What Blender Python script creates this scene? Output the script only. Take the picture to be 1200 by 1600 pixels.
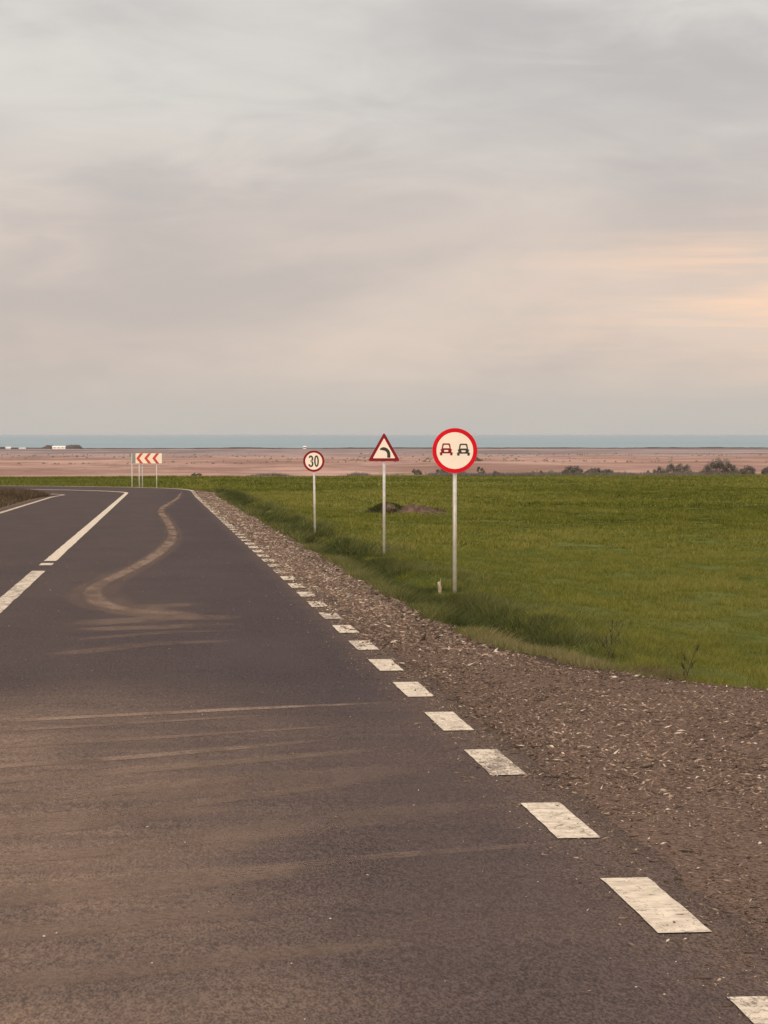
import bpy, bmesh, math, random
import numpy as np
from mathutils import Vector, Matrix

random.seed(7)
rng = np.random.default_rng(11)
scene = bpy.context.scene
for o in list(bpy.data.objects):
    bpy.data.objects.remove(o)
COL = scene.collection
R = math.radians

# ------------------------------------------------------------------ camera
CAM_H = 1.6
SLOPE = 46.0 / 3600.0
cam_d = bpy.data.cameras.new('camera')
cam = bpy.data.objects.new('camera', cam_d)
COL.objects.link(cam)
cam_d.sensor_fit = 'HORIZONTAL'
cam_d.sensor_width = 36.0
cam_d.lens = 108.0
cam_d.clip_start = 0.1
cam_d.clip_end = 120000.0
cam.location = (0, 0, CAM_H)
cam.rotation_euler = (R(90) - math.atan(122 / 3600), 0, -math.atan(350 / 3600))
scene.camera = cam

# ------------------------------------------------------------------ world
SUN_EL, SUN_AZ_FROM = R(12), R(197)     # azimuth clockwise from +Y, where the light comes from
world = bpy.data.worlds.new('World')
scene.world = world
world.use_nodes = True
wn = world.node_tree
wn.nodes.clear()


class NT:
    """small helper round a node tree"""
    def __init__(self, tree):
        self.t = tree

    def n(self, kind, **kw):
        nd = self.t.nodes.new(kind)
        for k, v in kw.items():
            setattr(nd, k, v)
        return nd

    def link(self, a, b):
        self.t.links.new(a, b)

    def put(self, sock, v):
        if isinstance(v, bpy.types.NodeSocket):
            self.t.links.new(v, sock)
        else:
            if hasattr(sock.default_value, '__len__') and not isinstance(v, (int, float)):
                if len(sock.default_value) == 4 and len(v) == 3:
                    v = (*v, 1)
            sock.default_value = v

    def math(self, op, a, b=0.0, c=0.0, clamp=False):
        nd = self.n('ShaderNodeMath', operation=op, use_clamp=clamp)
        for i, v in enumerate((a, b, c)):
            self.put(nd.inputs[i], v)
        return nd.outputs[0]

    def smooth(self, v, lo, hi, a=0.0, b=1.0):
        nd = self.n('ShaderNodeMapRange', interpolation_type='SMOOTHSTEP')
        for i, q in enumerate((v, lo, hi, a, b)):
            self.put(nd.inputs[i], q)
        return nd.outputs[0]

    def mix(self, f, a, b, mode='MIX'):
        nd = self.n('ShaderNodeMix', data_type='RGBA', blend_type=mode)
        self.put(nd.inputs[0], f)
        self.put(nd.inputs[6], a)
        self.put(nd.inputs[7], b)
        return nd.outputs[2]

    def noise(self, vec, scale, detail=3.0, rough=0.55, dist=0.0):
        nd = self.n('ShaderNodeTexNoise')
        if vec is not None:
            self.link(vec, nd.inputs['Vector'])
        nd.inputs['Scale'].default_value = scale
        nd.inputs['Detail'].default_value = detail
        nd.inputs['Roughness'].default_value = rough
        nd.inputs['Distortion'].default_value = dist
        return nd.outputs['Fac']

    def mapping(self, vec, scale=(1, 1, 1), rot=(0, 0, 0), loc=(0, 0, 0)):
        nd = self.n('ShaderNodeMapping')
        self.link(vec, nd.inputs[0])
        nd.inputs['Scale'].default_value = scale
        nd.inputs['Rotation'].default_value = rot
        nd.inputs['Location'].default_value = loc
        return nd.outputs[0]

    def attr(self, name):
        return self.n('ShaderNodeAttribute', attribute_name=name).outputs['Fac']


W = NT(wn)
sky = W.n('ShaderNodeTexSky', sky_type='NISHITA', sun_disc=False,
          sun_elevation=SUN_EL, sun_rotation=SUN_AZ_FROM)
bgA = W.n('ShaderNodeBackground')
W.link(sky.outputs[0], bgA.inputs[0])
bgA.inputs[1].default_value = 0.1
tc = W.n('ShaderNodeTexCoord').outputs['Generated']
sep = W.n('ShaderNodeSeparateXYZ')
W.link(tc, sep.inputs[0])
dx, dy, dz = sep.outputs
el = W.math('MAXIMUM', dz, 0.0)
# stretched cloud banks: wide sideways, thin in height
m1 = W.mapping(tc, (4.2, 4.2, 13.5), (0.0, R(4), 0.0), (0.35, 0.1, 0.62))
c1 = W.noise(m1, 1.6, 4.5, 0.5, 0.5)
m2 = W.mapping(tc, (9.0, 9.0, 34.0), (0.0, R(-3), 0.0), (1.3, 0.4, 0.2))
c2 = W.noise(m2, 1.5, 5.0, 0.55, 0.8)
cloud = W.math('ADD', W.math('MULTIPLY', c1, 0.7), W.math('MULTIPLY', c2, 0.3))
az = W.math('ARCTAN2', dx, dy)


def bank_of_cloud(a0, e0, wa, we, gain_):
    # a broad soft bank: azimuth, elevation, half widths; its rim is torn by the same noise
    ua = W.math('DIVIDE', W.math('SUBTRACT', W.math('ADD', az, W.math('MULTIPLY', W.math('SUBTRACT', c1, 0.5), 0.20)), a0), wa)
    ue = W.math('DIVIDE', W.math('SUBTRACT', W.math('ADD', el, W.math('MULTIPLY', W.math('SUBTRACT', c2, 0.5), 0.07)), e0), we)
    q = W.math('ADD', W.math('MULTIPLY', ua, ua), W.math('MULTIPLY', ue, ue))
    return W.math('MULTIPLY', W.math('EXPONENT', W.math('MULTIPLY', q, -1.0)), gain_)


for args in ((0.02, 0.150, 0.10, 0.030, 0.11), (0.215, 0.150, 0.11, 0.036, -0.13), (-0.03, 0.066, 0.12, 0.020, -0.10),
             (0.10, 0.100, 0.20, 0.016, -0.06), (0.17, 0.052, 0.12, 0.020, 0.08), (-0.09, 0.115, 0.06, 0.012, 0.07)):
    cloud = W.math('ADD', cloud, bank_of_cloud(*args))
cf = W.smooth(cloud, 0.30, 0.70)
grey = W.mix(cf, (0.540, 0.495, 0.480), (0.745, 0.702, 0.650))
# pinkish belt low down, blue-grey at the very horizon
belt = W.mix(cf, (0.555, 0.482, 0.462), (0.735, 0.608, 0.540))
col = W.mix(W.smooth(el, 0.075, 0.155), belt, grey)
col = W.mix(W.smooth(el, 0.002, 0.038, 0.85, 0.0), col, (0.550, 0.530, 0.500))
# warm dusk streaks toward the right-hand (south-east) sky
warm_az = W.smooth(az, 0.11, 0.33)
warm_az = W.math('MULTIPLY', warm_az, W.smooth(az, 1.2, 2.4, 1.0, 0.0))
band = W.math('MULTIPLY', W.smooth(el, 0.014, 0.045), W.smooth(el, 0.070, 0.105, 1.0, 0.0))
m3 = W.mapping(tc, (5.0, 5.0, 75.0), (0.0, R(-4), 0.0), (0.0, 0.9, 0.47))
st = W.smooth(W.noise(m3, 1.6, 4.0, 0.5, 0.3), 0.34, 0.66)
wf = W.math('MULTIPLY', W.math('MULTIPLY', warm_az, band), W.math('ADD', W.math('MULTIPLY', st, 0.9), 0.25), clamp=True)
col = W.mix(wf, col, (1.05, 0.71, 0.51))
# an overcast sky grows brighter toward the zenith
gain = W.smooth(dz, 0.12, 1.0, 1.0, 3.0)
bgB = W.n('ShaderNodeBackground')
W.link(col, bgB.inputs[0])
W.link(gain, bgB.inputs[1])
ms = W.n('ShaderNodeMixShader')
ms.inputs[0].default_value = 0.9
W.link(bgA.outputs[0], ms.inputs[1])
W.link(bgB.outputs[0], ms.inputs[2])
wo = W.n('ShaderNodeOutputWorld')
W.link(ms.outputs[0], wo.inputs[0])

sun_d = bpy.data.lights.new('sun', 'SUN')
sun_d.energy = 1.5
sun_d.angle = R(14)
sun_d.color = (1.0, 0.78, 0.58)
sun = bpy.data.objects.new('sun', sun_d)
COL.objects.link(sun)
sd = Vector((math.sin(SUN_AZ_FROM) * math.cos(SUN_EL), math.cos(SUN_AZ_FROM) * math.cos(SUN_EL), math.sin(SUN_EL)))
sun.rotation_euler = sd.to_track_quat('Z', 'Y').to_euler()

scene.view_settings.view_transform = 'Standard'
scene.view_settings.look = 'None'
scene.view_settings.exposure = 0.0
scene.view_settings.gamma = 1.0
scene.view_settings.use_curve_mapping = False
scene.render.resolution_x, scene.render.resolution_y = 768, 1024


# ------------------------------------------------------------------ helpers
def tag(o, label=None, cat=None, group=None, kind=None):
    if label: o['label'] = label
    if cat: o['category'] = cat
    if group: o['group'] = group
    if kind: o['kind'] = kind
    return o


def empty(name, loc, rz=0.0):
    o = bpy.data.objects.new(name, None)
    o.empty_display_size = 0.2
    COL.objects.link(o)
    o.location = loc
    o.rotation_euler = (0, 0, rz)
    return o


def add_obj(name, me, mat, parent=None):
    o = bpy.data.objects.new(name, me)
    COL.objects.link(o)
    if mat is not None and not me.materials:
        me.materials.append(mat)
    if parent is not None:
        o.parent = parent
    return o


def np_mesh(name, verts, faces, attrs=None, smooth=False):
    """verts (N,3); faces (M,k) all of one size; attrs {name: per-vertex floats}"""
    verts = np.asarray(verts, np.float32)
    faces = np.asarray(faces, np.int32)
    me = bpy.data.meshes.new(name)
    k = faces.shape[1]
    me.vertices.add(len(verts))
    me.vertices.foreach_set('co', verts.ravel())
    me.loops.add(faces.size)
    me.loops.foreach_set('vertex_index', faces.ravel())
    me.polygons.add(len(faces))
    me.polygons.foreach_set('loop_start', np.arange(0, faces.size, k, dtype=np.int32))
    me.polygons.foreach_set('loop_total', np.full(len(faces), k, np.int32))
    if smooth:
        me.polygons.foreach_set('use_smooth', np.ones(len(faces), bool))
    me.update(calc_edges=True)
    for an, av in (attrs or {}).items():
        a = me.attributes.new(an, 'FLOAT', 'POINT')
        a.data.foreach_set('value', np.asarray(av, np.float32))
    return me


def bm_mesh(name, bm, smooth=False):
    me = bpy.data.meshes.new(name)
    if smooth:
        for f in bm.faces:
            f.smooth = True
    bm.to_mesh(me)
    bm.free()
    return me


def vnoise(x, y, seed=0):
    """smooth value noise on numpy arrays, 0..1"""
    xi, yi = np.floor(x).astype(np.int64), np.floor(y).astype(np.int64)
    fx, fy = x - xi, y - yi
    fx, fy = fx * fx * (3 - 2 * fx), fy * fy * (3 - 2 * fy)

    def h(a, b):
        v = (a * 374761393 + b * 668265263 + seed * 982451653) & 0xffffffff
        v = ((v ^ (v >> 13)) * 1274126177) & 0xffffffff
        return ((v ^ (v >> 16)) & 0xffff) / 65535.0
    return ((h(xi, yi) * (1 - fx) + h(xi + 1, yi) * fx) * (1 - fy)
            + (h(xi, yi + 1) * (1 - fx) + h(xi + 1, yi + 1) * fx) * fy)


def fbm(x, y, seed=0, octv=4):
    s, a, t = 0, 1, 0
    for i in range(octv):
        s = s + a * vnoise(x * 2 ** i, y * 2 ** i, seed + i)
        t += a
        a *= 0.5
    return s / t


def sstep(v, a, b):
    t = np.clip((v - a) / (b - a), 0, 1)
    return t * t * (3 - 2 * t)


# ------------------------------------------------------------------ road frame
CX = -1.8                    # centre line
Y_B, R_B = 125.0, 35.0       # start and radius of the left bend
A_B = R(75)
ARC_C = np.array([CX - R_B, Y_B])
END = ARC_C + R_B * np.array([math.cos(A_B), math.sin(A_B)])
DIR = np.array([-math.sin(A_B), math.cos(A_B)])
NRM = np.array([math.cos(A_B), math.sin(A_B)])


def base_z(y):
    y = np.asarray(y, float)
    near = -SLOPE * np.minimum(y, 445)
    return near - 0.0046 * np.clip(y - 445, 0, None)


def bank(s):
    return 0.042 * sstep(s, 108.0, 136.0) * (1 - sstep(s, 172.0, 205.0))


def road_point(s, l):
    """station along the centre line, lateral offset (right positive) -> x, y, z"""
    s, l = np.broadcast_arrays(np.asarray(s, float), np.asarray(l, float))
    a = np.clip((s - Y_B) / R_B, 0, A_B)
    t = np.clip(s - Y_B - R_B * A_B, 0, None)
    st_ = s <= Y_B
    x = np.where(st_, CX + l, ARC_C[0] + (R_B + l) * np.cos(a) + t * DIR[0])
    y = np.where(st_, s, ARC_C[1] + (R_B + l) * np.sin(a) + t * DIR[1])
    return x, y, base_z(y) + bank(s) * l


def road_coords(x, y):
    """x, y -> station and lateral offset of the nearest carriageway"""
    vx, vy = x - ARC_C[0], y - ARC_C[1]
    a = np.arctan2(vy, vx)
    r = np.hypot(vx, vy)
    t = (x - END[0]) * DIR[0] + (y - END[1]) * DIR[1]
    lt = (x - END[0]) * NRM[0] + (y - END[1]) * NRM[1]
    s = np.where(y <= Y_B, y, Y_B + R_B * a)
    l = np.where(y <= Y_B, x - CX, r - R_B)
    fin = (y > Y_B) & (a > A_B)
    s = np.where(fin, Y_B + R_B * A_B + t, s)
    l = np.where(fin, lt, l)
    return s, l


L_IN = 1.68 - CX              # inner side of the right edge line
ASP_R = 2.0 - CX              # asphalt edge, right
ASP_L = -3.75                 # asphalt edge, left


# right-hand limit of the gravel: narrow shoulder, then the mouth of a side track
APR = np.array([(-30, 14.0), (-6.0, 14.0), (3, 14), (9, 12), (12.0, 10.5), (14.0, 7.9), (15.5, 6.1), (17.1, 4.55), (17.9, 4.0), (19.1, 3.45),
                (20.9, 3.10), (23.4, 2.92), (30, 2.95), (120, 2.95), (400, 2.9)], float)


def gravel_sd(x, y):
    """positive inside the gravel beside the right-hand edge of the road (metres)"""
    s, l = road_coords(x, y)
    lim = np.interp(s, APR[:, 0], APR[:, 1]) - CX
    g = lim - l
    # the side track runs on to the right
    ty = 7.5 - 0.22 * (x - 4)
    trk = 4.4 - np.abs(y - ty)
    trk = np.where(x > 3.0, trk, -9)
    g = np.where(y < 2.5, np.minimum(g, 2.7 - CX - l + 0.5 * np.clip(2.5 - y, 0, 0)), g)
    g = np.where(x > 4.0, np.where(y > 2.0, np.maximum(np.minimum(g, 20 - x), trk), np.maximum(trk, -9)), g)
    g = np.minimum(g, l - 0.5)
    left = np.minimum(-ASP_L + 0.75 + l, -l)     # thin gravel lip on the left side too
    return np.where(l < 0, left, g)


def height(x, y):
    x = np.asarray(x, float)
    y = np.asarray(y, float)
    s, l = road_coords(x, y)
    b = base_z(y) + bank(np.clip(s, 0, 260)) * np.clip(l, -6, 6) * (1 - sstep(np.abs(l), 6, 14))
    far = 0.5 + 0.4 * sstep(y, 60, 300)
    # right side
    d = l - ASP_R
    ditch = sstep(y, 20.0, 27.0) * (1 - 0.75 * sstep(s, 95, 130))
    n = fbm(x * 0.55, y * 0.32, 3, 3)
    prof_d = -0.04 - 0.08 * sstep(d, 0.1, 0.9) - (0.58 + 0.3 * (n - .5)) * sstep(d, 0.95, 1.7) + 0.30 * sstep(d, 1.75, 2.9)
    prof_n = -0.04 - 0.06 * sstep(d, 0, 0.8)
    gs = gravel_sd(x, y)
    prof_n = prof_n - (far - 0.15) * sstep(-gs, -0.05, 1.3)
    right = prof_d * ditch + prof_n * (1 - ditch)
    right = np.where(d < 0, -0.05, right)
    right = right + (-(far + 0.02) - right) * sstep(d, 2.4, 5.0) * np.where(gs > 0, 0.0, 1.0)
    # left side
    dl = ASP_L - l
    left = -0.05 - 0.10 * sstep(dl, 0.2, 1.2) - (far - 0.2) * sstep(dl, 5, 14)
    # weedy bank inside the bend
    left = left + 0.30 * sstep(dl, 0.4, 1.5) * (1 - sstep(dl, 4.0, 9.0)) * sstep(y, 92, 108) * (1 - sstep(s, 190, 230)) * (0.5 + 0.8 * fbm(x * .5, y * .2, 9, 2))
    left = np.where(dl < 0, -0.05, left)
    off = np.where(l >= 0, right, left)
    wild = sstep(np.abs(l - 0) - 4.2, 0, 2.0)
    off = off + 0.17 * (fbm(x * 0.7, y * 0.5, 21, 4) - 0.5) * wild * np.where(gs > 0.0, 0.25, 1.0)
    off = off + 0.25 * (fbm(x * 0.05, y * 0.03, 31, 3) - 0.5) * sstep(np.abs(l), 8, 30)
    for bx_, by_, bo_ in ((4.55, 36.0, -0.46), (4.96, 51.0, -0.44), (4.40, 65.6, -0.44)):
        k_ = np.exp(-((x - bx_) / .9) ** 2 - ((y - by_) / 2.5) ** 2)
        off = off * (1 - k_) + bo_ * k_
    # reed beds stand up beyond the wheat
    off = off + sstep(y + 14 * (fbm(x * .03, y * .0, 41, 2) - .5), 452, 462) * (0.5 + 0.7 * fbm(x * 0.04, y * 0.012, 51, 3))
    z = b + off
    # the shore
    z = np.where(y > 2960, z - 0.03 * (y - 2960), z)
    return z


# ------------------------------------------------------------------ materials
MATS = {}


def new_mat(name):
    m = bpy.data.materials.new(name)
    m.use_nodes = True
    t = NT(m.node_tree)
    b = m.node_tree.nodes['Principled BSDF']
    MATS[name] = m
    return m, t, b


def bump(t, b, h, strength, dist):
    nd = t.n('ShaderNodeBump')
    nd.inputs['Strength'].default_value = strength
    nd.inputs['Distance'].default_value = dist
    t.link(h, nd.inputs['Height'])
    t.link(nd.outputs[0], b.inputs['Normal'])


def pos(t):
    return t.n('ShaderNodeNewGeometry').outputs['Position']


def simple(name, col, rough=0.6, metal=0.0, var=0.12, scale=6.0, spec=0.3):
    m, t, b = new_mat(name)
    nz = t.noise(t.n('ShaderNodeTexCoord').outputs['Object'], scale, 4)
    f = t.smooth(nz, 0.3, 0.7)
    c = t.mix(f, tuple(v * (1 - var) for v in col), tuple(min(1, v * (1 + var)) for v in col))
    t.link(c, b.inputs['Base Color'])
    b.inputs['Roughness'].default_value = rough
    b.inputs['Metallic'].default_value = metal
    b.inputs['Specular IOR Level'].default_value = spec
    return m


# asphalt: dark chippings, paler binder wear, brown dust trodden in near the side track
m, t, b = new_mat('asphalt')
p = pos(t)
sp = t.n('ShaderNodeSeparateXYZ'); t.link(p, sp.inputs[0])
pl = t.mapping(p, (1.0, 0.34, 1.0))      # aggregate drawn out a little along the paver's run
g1 = t.noise(pl, 120.0, 2, 0.6)
g2 = t.noise(pl, 34.0, 3, 0.6)
g3 = t.noise(t.mapping(p, (1, 0.25, 1)), 1.1, 4, 0.55)
g4 = t.noise(p, 0.35, 3, 0.5)
g5 = t.noise(pl, 60.0, 4, 0.75)
gg = t.math('ADD', t.math('MULTIPLY', g1, 0.45), t.math('MULTIPLY', g5, 0.55))
c = t.mix(t.smooth(gg, 0.36, 0.64), (0.033, 0.0245, 0.0250), (0.090, 0.068, 0.067))
c = t.mix(t.math('MULTIPLY', t.smooth(g3, 0.35, 0.75), 0.5), c, (0.080, 0.060, 0.057))
# dust: strongest by the crossing tracks, thinning out along the road and towards the right edge
dy_ = t.math('MULTIPLY', t.smooth(sp.outputs[1], 13.5, 17.5, 1.0, 0.14), 1.0)
dx_ = t.smooth(sp.outputs[0], -0.7, 1.2, 1.0, 0.26)
dm = t.math('MULTIPLY', dy_, dx_)
swp = t.noise(t.mapping(p, (0.45, 2.6, 1), (0, 0, R(-24))), 1.3, 4, 0.55, 0.3)
dn = t.math('ADD', t.math('MULTIPLY', t.smooth(swp, 0.25, 0.75), 0.38), t.math('MULTIPLY', t.smooth(t.noise(t.mapping(p, (1, .45, 1)), 0.9, 5, 0.6), 0.3, 0.7), 0.45))
dm = t.math('MULTIPLY', dm, t.math('ADD', dn, 0.26), clamp=True)
dm = t.math('MULTIPLY', dm, t.smooth(g2, 0.25, 0.6, 0.55, 1.0))
c = t.mix(t.math('MULTIPLY', dm, 0.95), c, t.mix(t.smooth(gg, 0.36, 0.64), (0.165, 0.110, 0.077), (0.305, 0.208, 0.148)))
# gravel dust along the ragged edge
ed = t.attr('edge')
ef = t.math('MULTIPLY', t.smooth(t.math('ADD', ed, t.math('MULTIPLY', t.math('SUBTRACT', t.noise(p, 5, 5), 0.5), 0.55)), 0.10, 0.58, 1.0, 0.0), 0.92)
c = t.mix(ef, c, t.mix(t.smooth(gg, 0.36, 0.64), (0.068, 0.046, 0.036), (0.165, 0.114, 0.090)))
spk = t.smooth(t.noise(p, 60, 1, 0.4), 0.76, 0.80)
c = t.mix(t.math('MULTIPLY', spk, 0.5), c, (0.30, 0.26, 0.23))
t.link(c, b.inputs['Base Color'])
b.inputs['Roughness'].default_value = 0.95
b.inputs['Specular IOR Level'].default_value = 0.04
bump(t, b, t.math('ADD', g1, t.math('MULTIPLY', g5, 1.0)), 0.8, 0.008)

# road paint, scuffed down to the asphalt
m, t, b = new_mat('road_paint')
p = pos(t)
pl = t.mapping(p, (1.0, 0.3, 1.0))
w = t.math('ADD', t.math('MULTIPLY', t.noise(pl, 60, 4, 0.7), 0.6), t.math('MULTIPLY', t.noise(pl, 9, 4, 0.6), 0.4))
rnd = t.n('ShaderNodeObjectInfo').outputs['Random']
w = t.math('ADD', w, t.math('MULTIPLY', t.math('SUBTRACT', rnd, 0.45), 0.16))
c = t.mix(t.smooth(t.noise(p, 14, 4), 0.3, 0.7), (0.48, 0.395, 0.30), (0.68, 0.575, 0.45))
c = t.mix(t.smooth(w, 0.50, 0.64, 0.0, 0.85), c, (0.15, 0.115, 0.095))
crk = t.math('ABSOLUTE', t.math('SUBTRACT', t.noise(p, 7, 3, 0.6, 0.6), 0.5))
c = t.mix(t.smooth(crk, 0.0, 0.016, 0.65, 0.0), c, (0.12, 0.09, 0.075))
t.link(c, b.inputs['Base Color'])
b.inputs['Roughness'].default_value = 0.9
b.inputs['Specular IOR Level'].default_value = 0.05
bump(t, b, w, 0.4, 0.004)

# tracked mud and dust films on the asphalt
m, t, b = new_mat('dried_mud')
p = pos(t)
e = t.attr('edge')
n1 = t.noise(t.mapping(p, (1.6, 0.35, 1)), 1.6, 5, 0.6)
n2 = t.noise(p, 38, 3, 0.6)
al = t.math('MULTIPLY', t.smooth(e, 0.0, 0.9), t.math('ADD', t.smooth(n1, 0.28, 0.62), 0.25))
al = t.math('MULTIPLY', al, t.smooth(n2, 0.3, 0.62, 0.35, 1.0), clamp=True)
al = t.math('MULTIPLY', al, t.attr('amount'), clamp=True)
t.link(t.mix(n1, (0.205, 0.140, 0.104), (0.285, 0.203, 0.156)), b.inputs['Base Color'])
b.inputs['Roughness'].default_value = 0.95
b.inputs['Specular IOR Level'].default_value = 0.0
t.link(al, b.inputs['Alpha'])

# ground sheet: earth under the wheat, gravel shoulder, verge, reed beds
m, t, b = new_mat('ground_soil')
p = pos(t)
sp = t.n('ShaderNodeSeparateXYZ'); t.link(p, sp.inputs[0])
dist = sp.outputs[1]
# wheat / grass colour
ga = t.noise(p, 0.35, 4, 0.55)
gb = t.noise(t.mapping(p, (1.0, 0.35, 1)), 3.0, 5, 0.65)
gc = t.noise(t.mapping(p, (0.15, 0.018, 1), (0, 0, R(8))), 1.0, 3, 0.5)
gr = t.mix(t.smooth(gb, 0.3, 0.7), (0.054, 0.066, 0.016), (0.116, 0.134, 0.036))
gr = t.mix(t.math('MULTIPLY', t.smooth(ga, 0.35, 0.7), 0.45), gr, (0.165, 0.150, 0.055))
gr = t.mix(t.math('MULTIPLY', t.smooth(gc, 0.45, 0.75), 0.35), gr, (0.095, 0.098, 0.034))
# gravel
s1 = t.noise(p, 42, 4, 0.65)
s2 = t.noise(p, 9, 4, 0.6)
gvl = t.mix(t.smooth(s1, 0.32, 0.68), (0.060, 0.040, 0.031), (0.205, 0.140, 0.108))
gvl = t.mix(t.math('MULTIPLY', t.smooth(s2, 0.4, 0.7), 0.4), gvl, (0.175, 0.118, 0.086))
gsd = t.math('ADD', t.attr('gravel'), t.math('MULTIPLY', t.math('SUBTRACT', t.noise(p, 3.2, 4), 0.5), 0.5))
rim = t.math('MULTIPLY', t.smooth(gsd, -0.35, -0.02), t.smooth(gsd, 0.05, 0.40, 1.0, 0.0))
c = t.mix(t.smooth(gsd, -0.10, 0.06), gr, gvl)
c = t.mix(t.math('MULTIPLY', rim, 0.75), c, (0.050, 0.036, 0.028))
# dry brown verge
vg = t.math('MULTIPLY', t.attr('dry'), t.smooth(t.noise(p, 2.0, 4), 0.3, 0.6), clamp=True)
c = t.mix(vg, c, (0.120, 0.088, 0.055))
# reed beds
wob = t.math('MULTIPLY', t.math('SUBTRACT', t.noise(t.mapping(p, (0.02, 0.006, 1)), 1.0, 4), 0.5), 40.0)
ry = t.math('ADD', dist, wob)
rs = t.noise(t.mapping(p, (0.020, 0.007, 1)), 1.0, 5, 0.65)
rt = t.noise(t.mapping(p, (0.07, 0.03, 1)), 1.0, 5, 0.7)
reed = t.mix(t.smooth(rs, 0.38, 0.66), (0.270, 0.162, 0.132), (0.470, 0.300, 0.242))
reed = t.mix(t.math('MULTIPLY', t.smooth(rt, 0.42, 0.70), 0.60), reed, (0.165, 0.112, 0.082))
rs2 = t.noise(t.mapping(p, (0.006, 0.0022, 1)), 1.0, 5, 0.65)
mauve = t.mix(t.smooth(rs2, 0.38, 0.66), (0.185, 0.142, 0.136), (0.345, 0.262, 0.235))
wob2 = t.math('MULTIPLY', t.math('SUBTRACT', rs2, 0.5), 900.0)
reed = t.mix(t.smooth(t.math('ADD', dist, wob2), 850, 1300), reed, mauve)
c = t.mix(t.smooth(ry, 449, 458), c, reed)
t.link(c, b.inputs['Base Color'])
b.inputs['Roughness'].default_value = 0.95
b.inputs['Specular IOR Level'].default_value = 0.0
bump(t, b, t.math('ADD', t.math('MULTIPLY', s1, 0.5), gb), 0.6, 0.05)


def blade_mat(name, ramp, translucent=0.25):
    m, t, b = new_mat(name)
    a = t.attr('tint')
    r = t.n('ShaderNodeValToRGB')
    t.link(a, r.inputs[0])
    els = r.color_ramp.elements
    els[0].position, els[0].color = ramp[0][0], (*ramp[0][1], 1)
    els[1].position, els[1].color = ramp[-1][0], (*ramp[-1][1], 1)
    for q, cc in ramp[1:-1]:
        e_ = els.new(q); e_.color = (*cc, 1)
    t.link(r.outputs[0], b.inputs['Base Color'])
    b.inputs['Roughness'].default_value = 0.75
    b.inputs['Specular IOR Level'].default_value = 0.04
    if translucent:
        tr = t.n('ShaderNodeBsdfTranslucent')
        t.link(r.outputs[0], tr.inputs[0])
        mx = t.n('ShaderNodeMixShader')
        mx.inputs[0].default_value = translucent
        t.link(b.outputs[0], mx.inputs[1])
        t.link(tr.outputs[0], mx.inputs[2])
        t.link(mx.outputs[0], m.node_tree.nodes['Material Output'].inputs[0])
    return m


blade_mat('wheat', [(0.0, (0.034, 0.043, 0.006)), (0.4, (0.110, 0.120, 0.019)), (0.75, (0.176, 0.176, 0.034)), (1.0, (0.26, 0.230, 0.065))])
blade_mat('verge_grass', [(0.0, (0.030, 0.038, 0.014)), (0.35, (0.080, 0.092, 0.028)), (0.7, (0.175, 0.168, 0.058)), (0.88, (0.25, 0.205, 0.095)), (1.0, (0.31, 0.235, 0.135))])
blade_mat('dry_weed', [(0.0, (0.035, 0.026, 0.018)), (0.5, (0.095, 0.066, 0.042)), (1.0, (0.19, 0.14, 0.085))])
blade_mat('bush_leaf', [(0.0, (0.150, 0.128, 0.120)), (0.5, (0.215, 0.188, 0.168)), (1.0, (0.235, 0.225, 0.165))])
blade_mat('chippings', [(0.0, (0.048, 0.035, 0.028)), (0.35, (0.140, 0.095, 0.070)), (0.7, (0.240, 0.168, 0.122)), (0.9, (0.40, 0.295, 0.215)), (1.0, (0.62, 0.52, 0.42))], 0)

simple('galvanised_steel', (0.56, 0.53, 0.48), 0.5, 0.25, 0.12, 9.0, 0.4)
simple('sign_back_grey', (0.36, 0.35, 0.31), 0.55, 0.2, 0.1, 5.0, 0.4)
simple('sign_white', (0.90, 0.78, 0.66), 0.4, 0.0, 0.03, 3.0, 0.5)
simple('sign_red', (0.66, 0.002, 0.016), 0.55, 0.0, 0.08, 3.0, 0.12)
simple('sign_red_faded', (0.24, 0.010, 0.020), 0.55, 0.0, 0.15, 3.0, 0.12)
simple('sign_red_dull', (0.46, 0.010, 0.022), 0.55, 0.0, 0.12, 3.0, 0.12)
simple('sign_red_bright', (0.60, 0.055, 0.025), 0.45, 0.0, 0.10, 3.0, 0.5)
simple('sign_black', (0.018, 0.014, 0.012), 0.5, 0.0, 0.1, 3.0, 0.4)
simple('weathered_wood', (0.42, 0.33, 0.24), 0.9, 0.0, 0.25, 30.0, 0.1)
simple('earth', (0.105, 0.066, 0.046), 0.95, 0.0, 0.4, 4.0, 0.1)
simple('bark', (0.060, 0.045, 0.036), 0.9, 0.0, 0.3, 20.0, 0.1)
simple('white_render', (0.80, 0.76, 0.70), 0.8, 0.0, 0.05, 0.4, 0.2)
simple('grey_roof', (0.22, 0.17, 0.15), 0.8, 0.0, 0.1, 0.4, 0.2)
simple('window_glass', (0.04, 0.05, 0.06), 0.15, 0.0, 0.1, 0.4, 0.5)
simple('pale_stone', (0.46, 0.40, 0.34), 0.9, 0.0, 0.25, 25.0, 0.1)
simple('coast_scrub', (0.075, 0.062, 0.055), 0.95, 0.0, 0.35, 0.05, 0.1)

m, t, b = new_mat('sea_water')
p = pos(t)
n1 = t.noise(t.mapping(p, (0.0006, 0.0025, 1)), 1.0, 4, 0.6)
c = t.mix(t.smooth(n1, 0.3, 0.7), (0.195, 0.255, 0.275), (0.235, 0.295, 0.312))
t.link(c, b.inputs['Base Color'])
b.inputs['Roughness'].default_value = 0.75
b.inputs['Specular IOR Level'].default_value = 0.2
bump(t, b, t.noise(t.mapping(p, (0.05, 0.2, 1)), 1.0, 4, 0.6), 0.5, 1.0)

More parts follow.
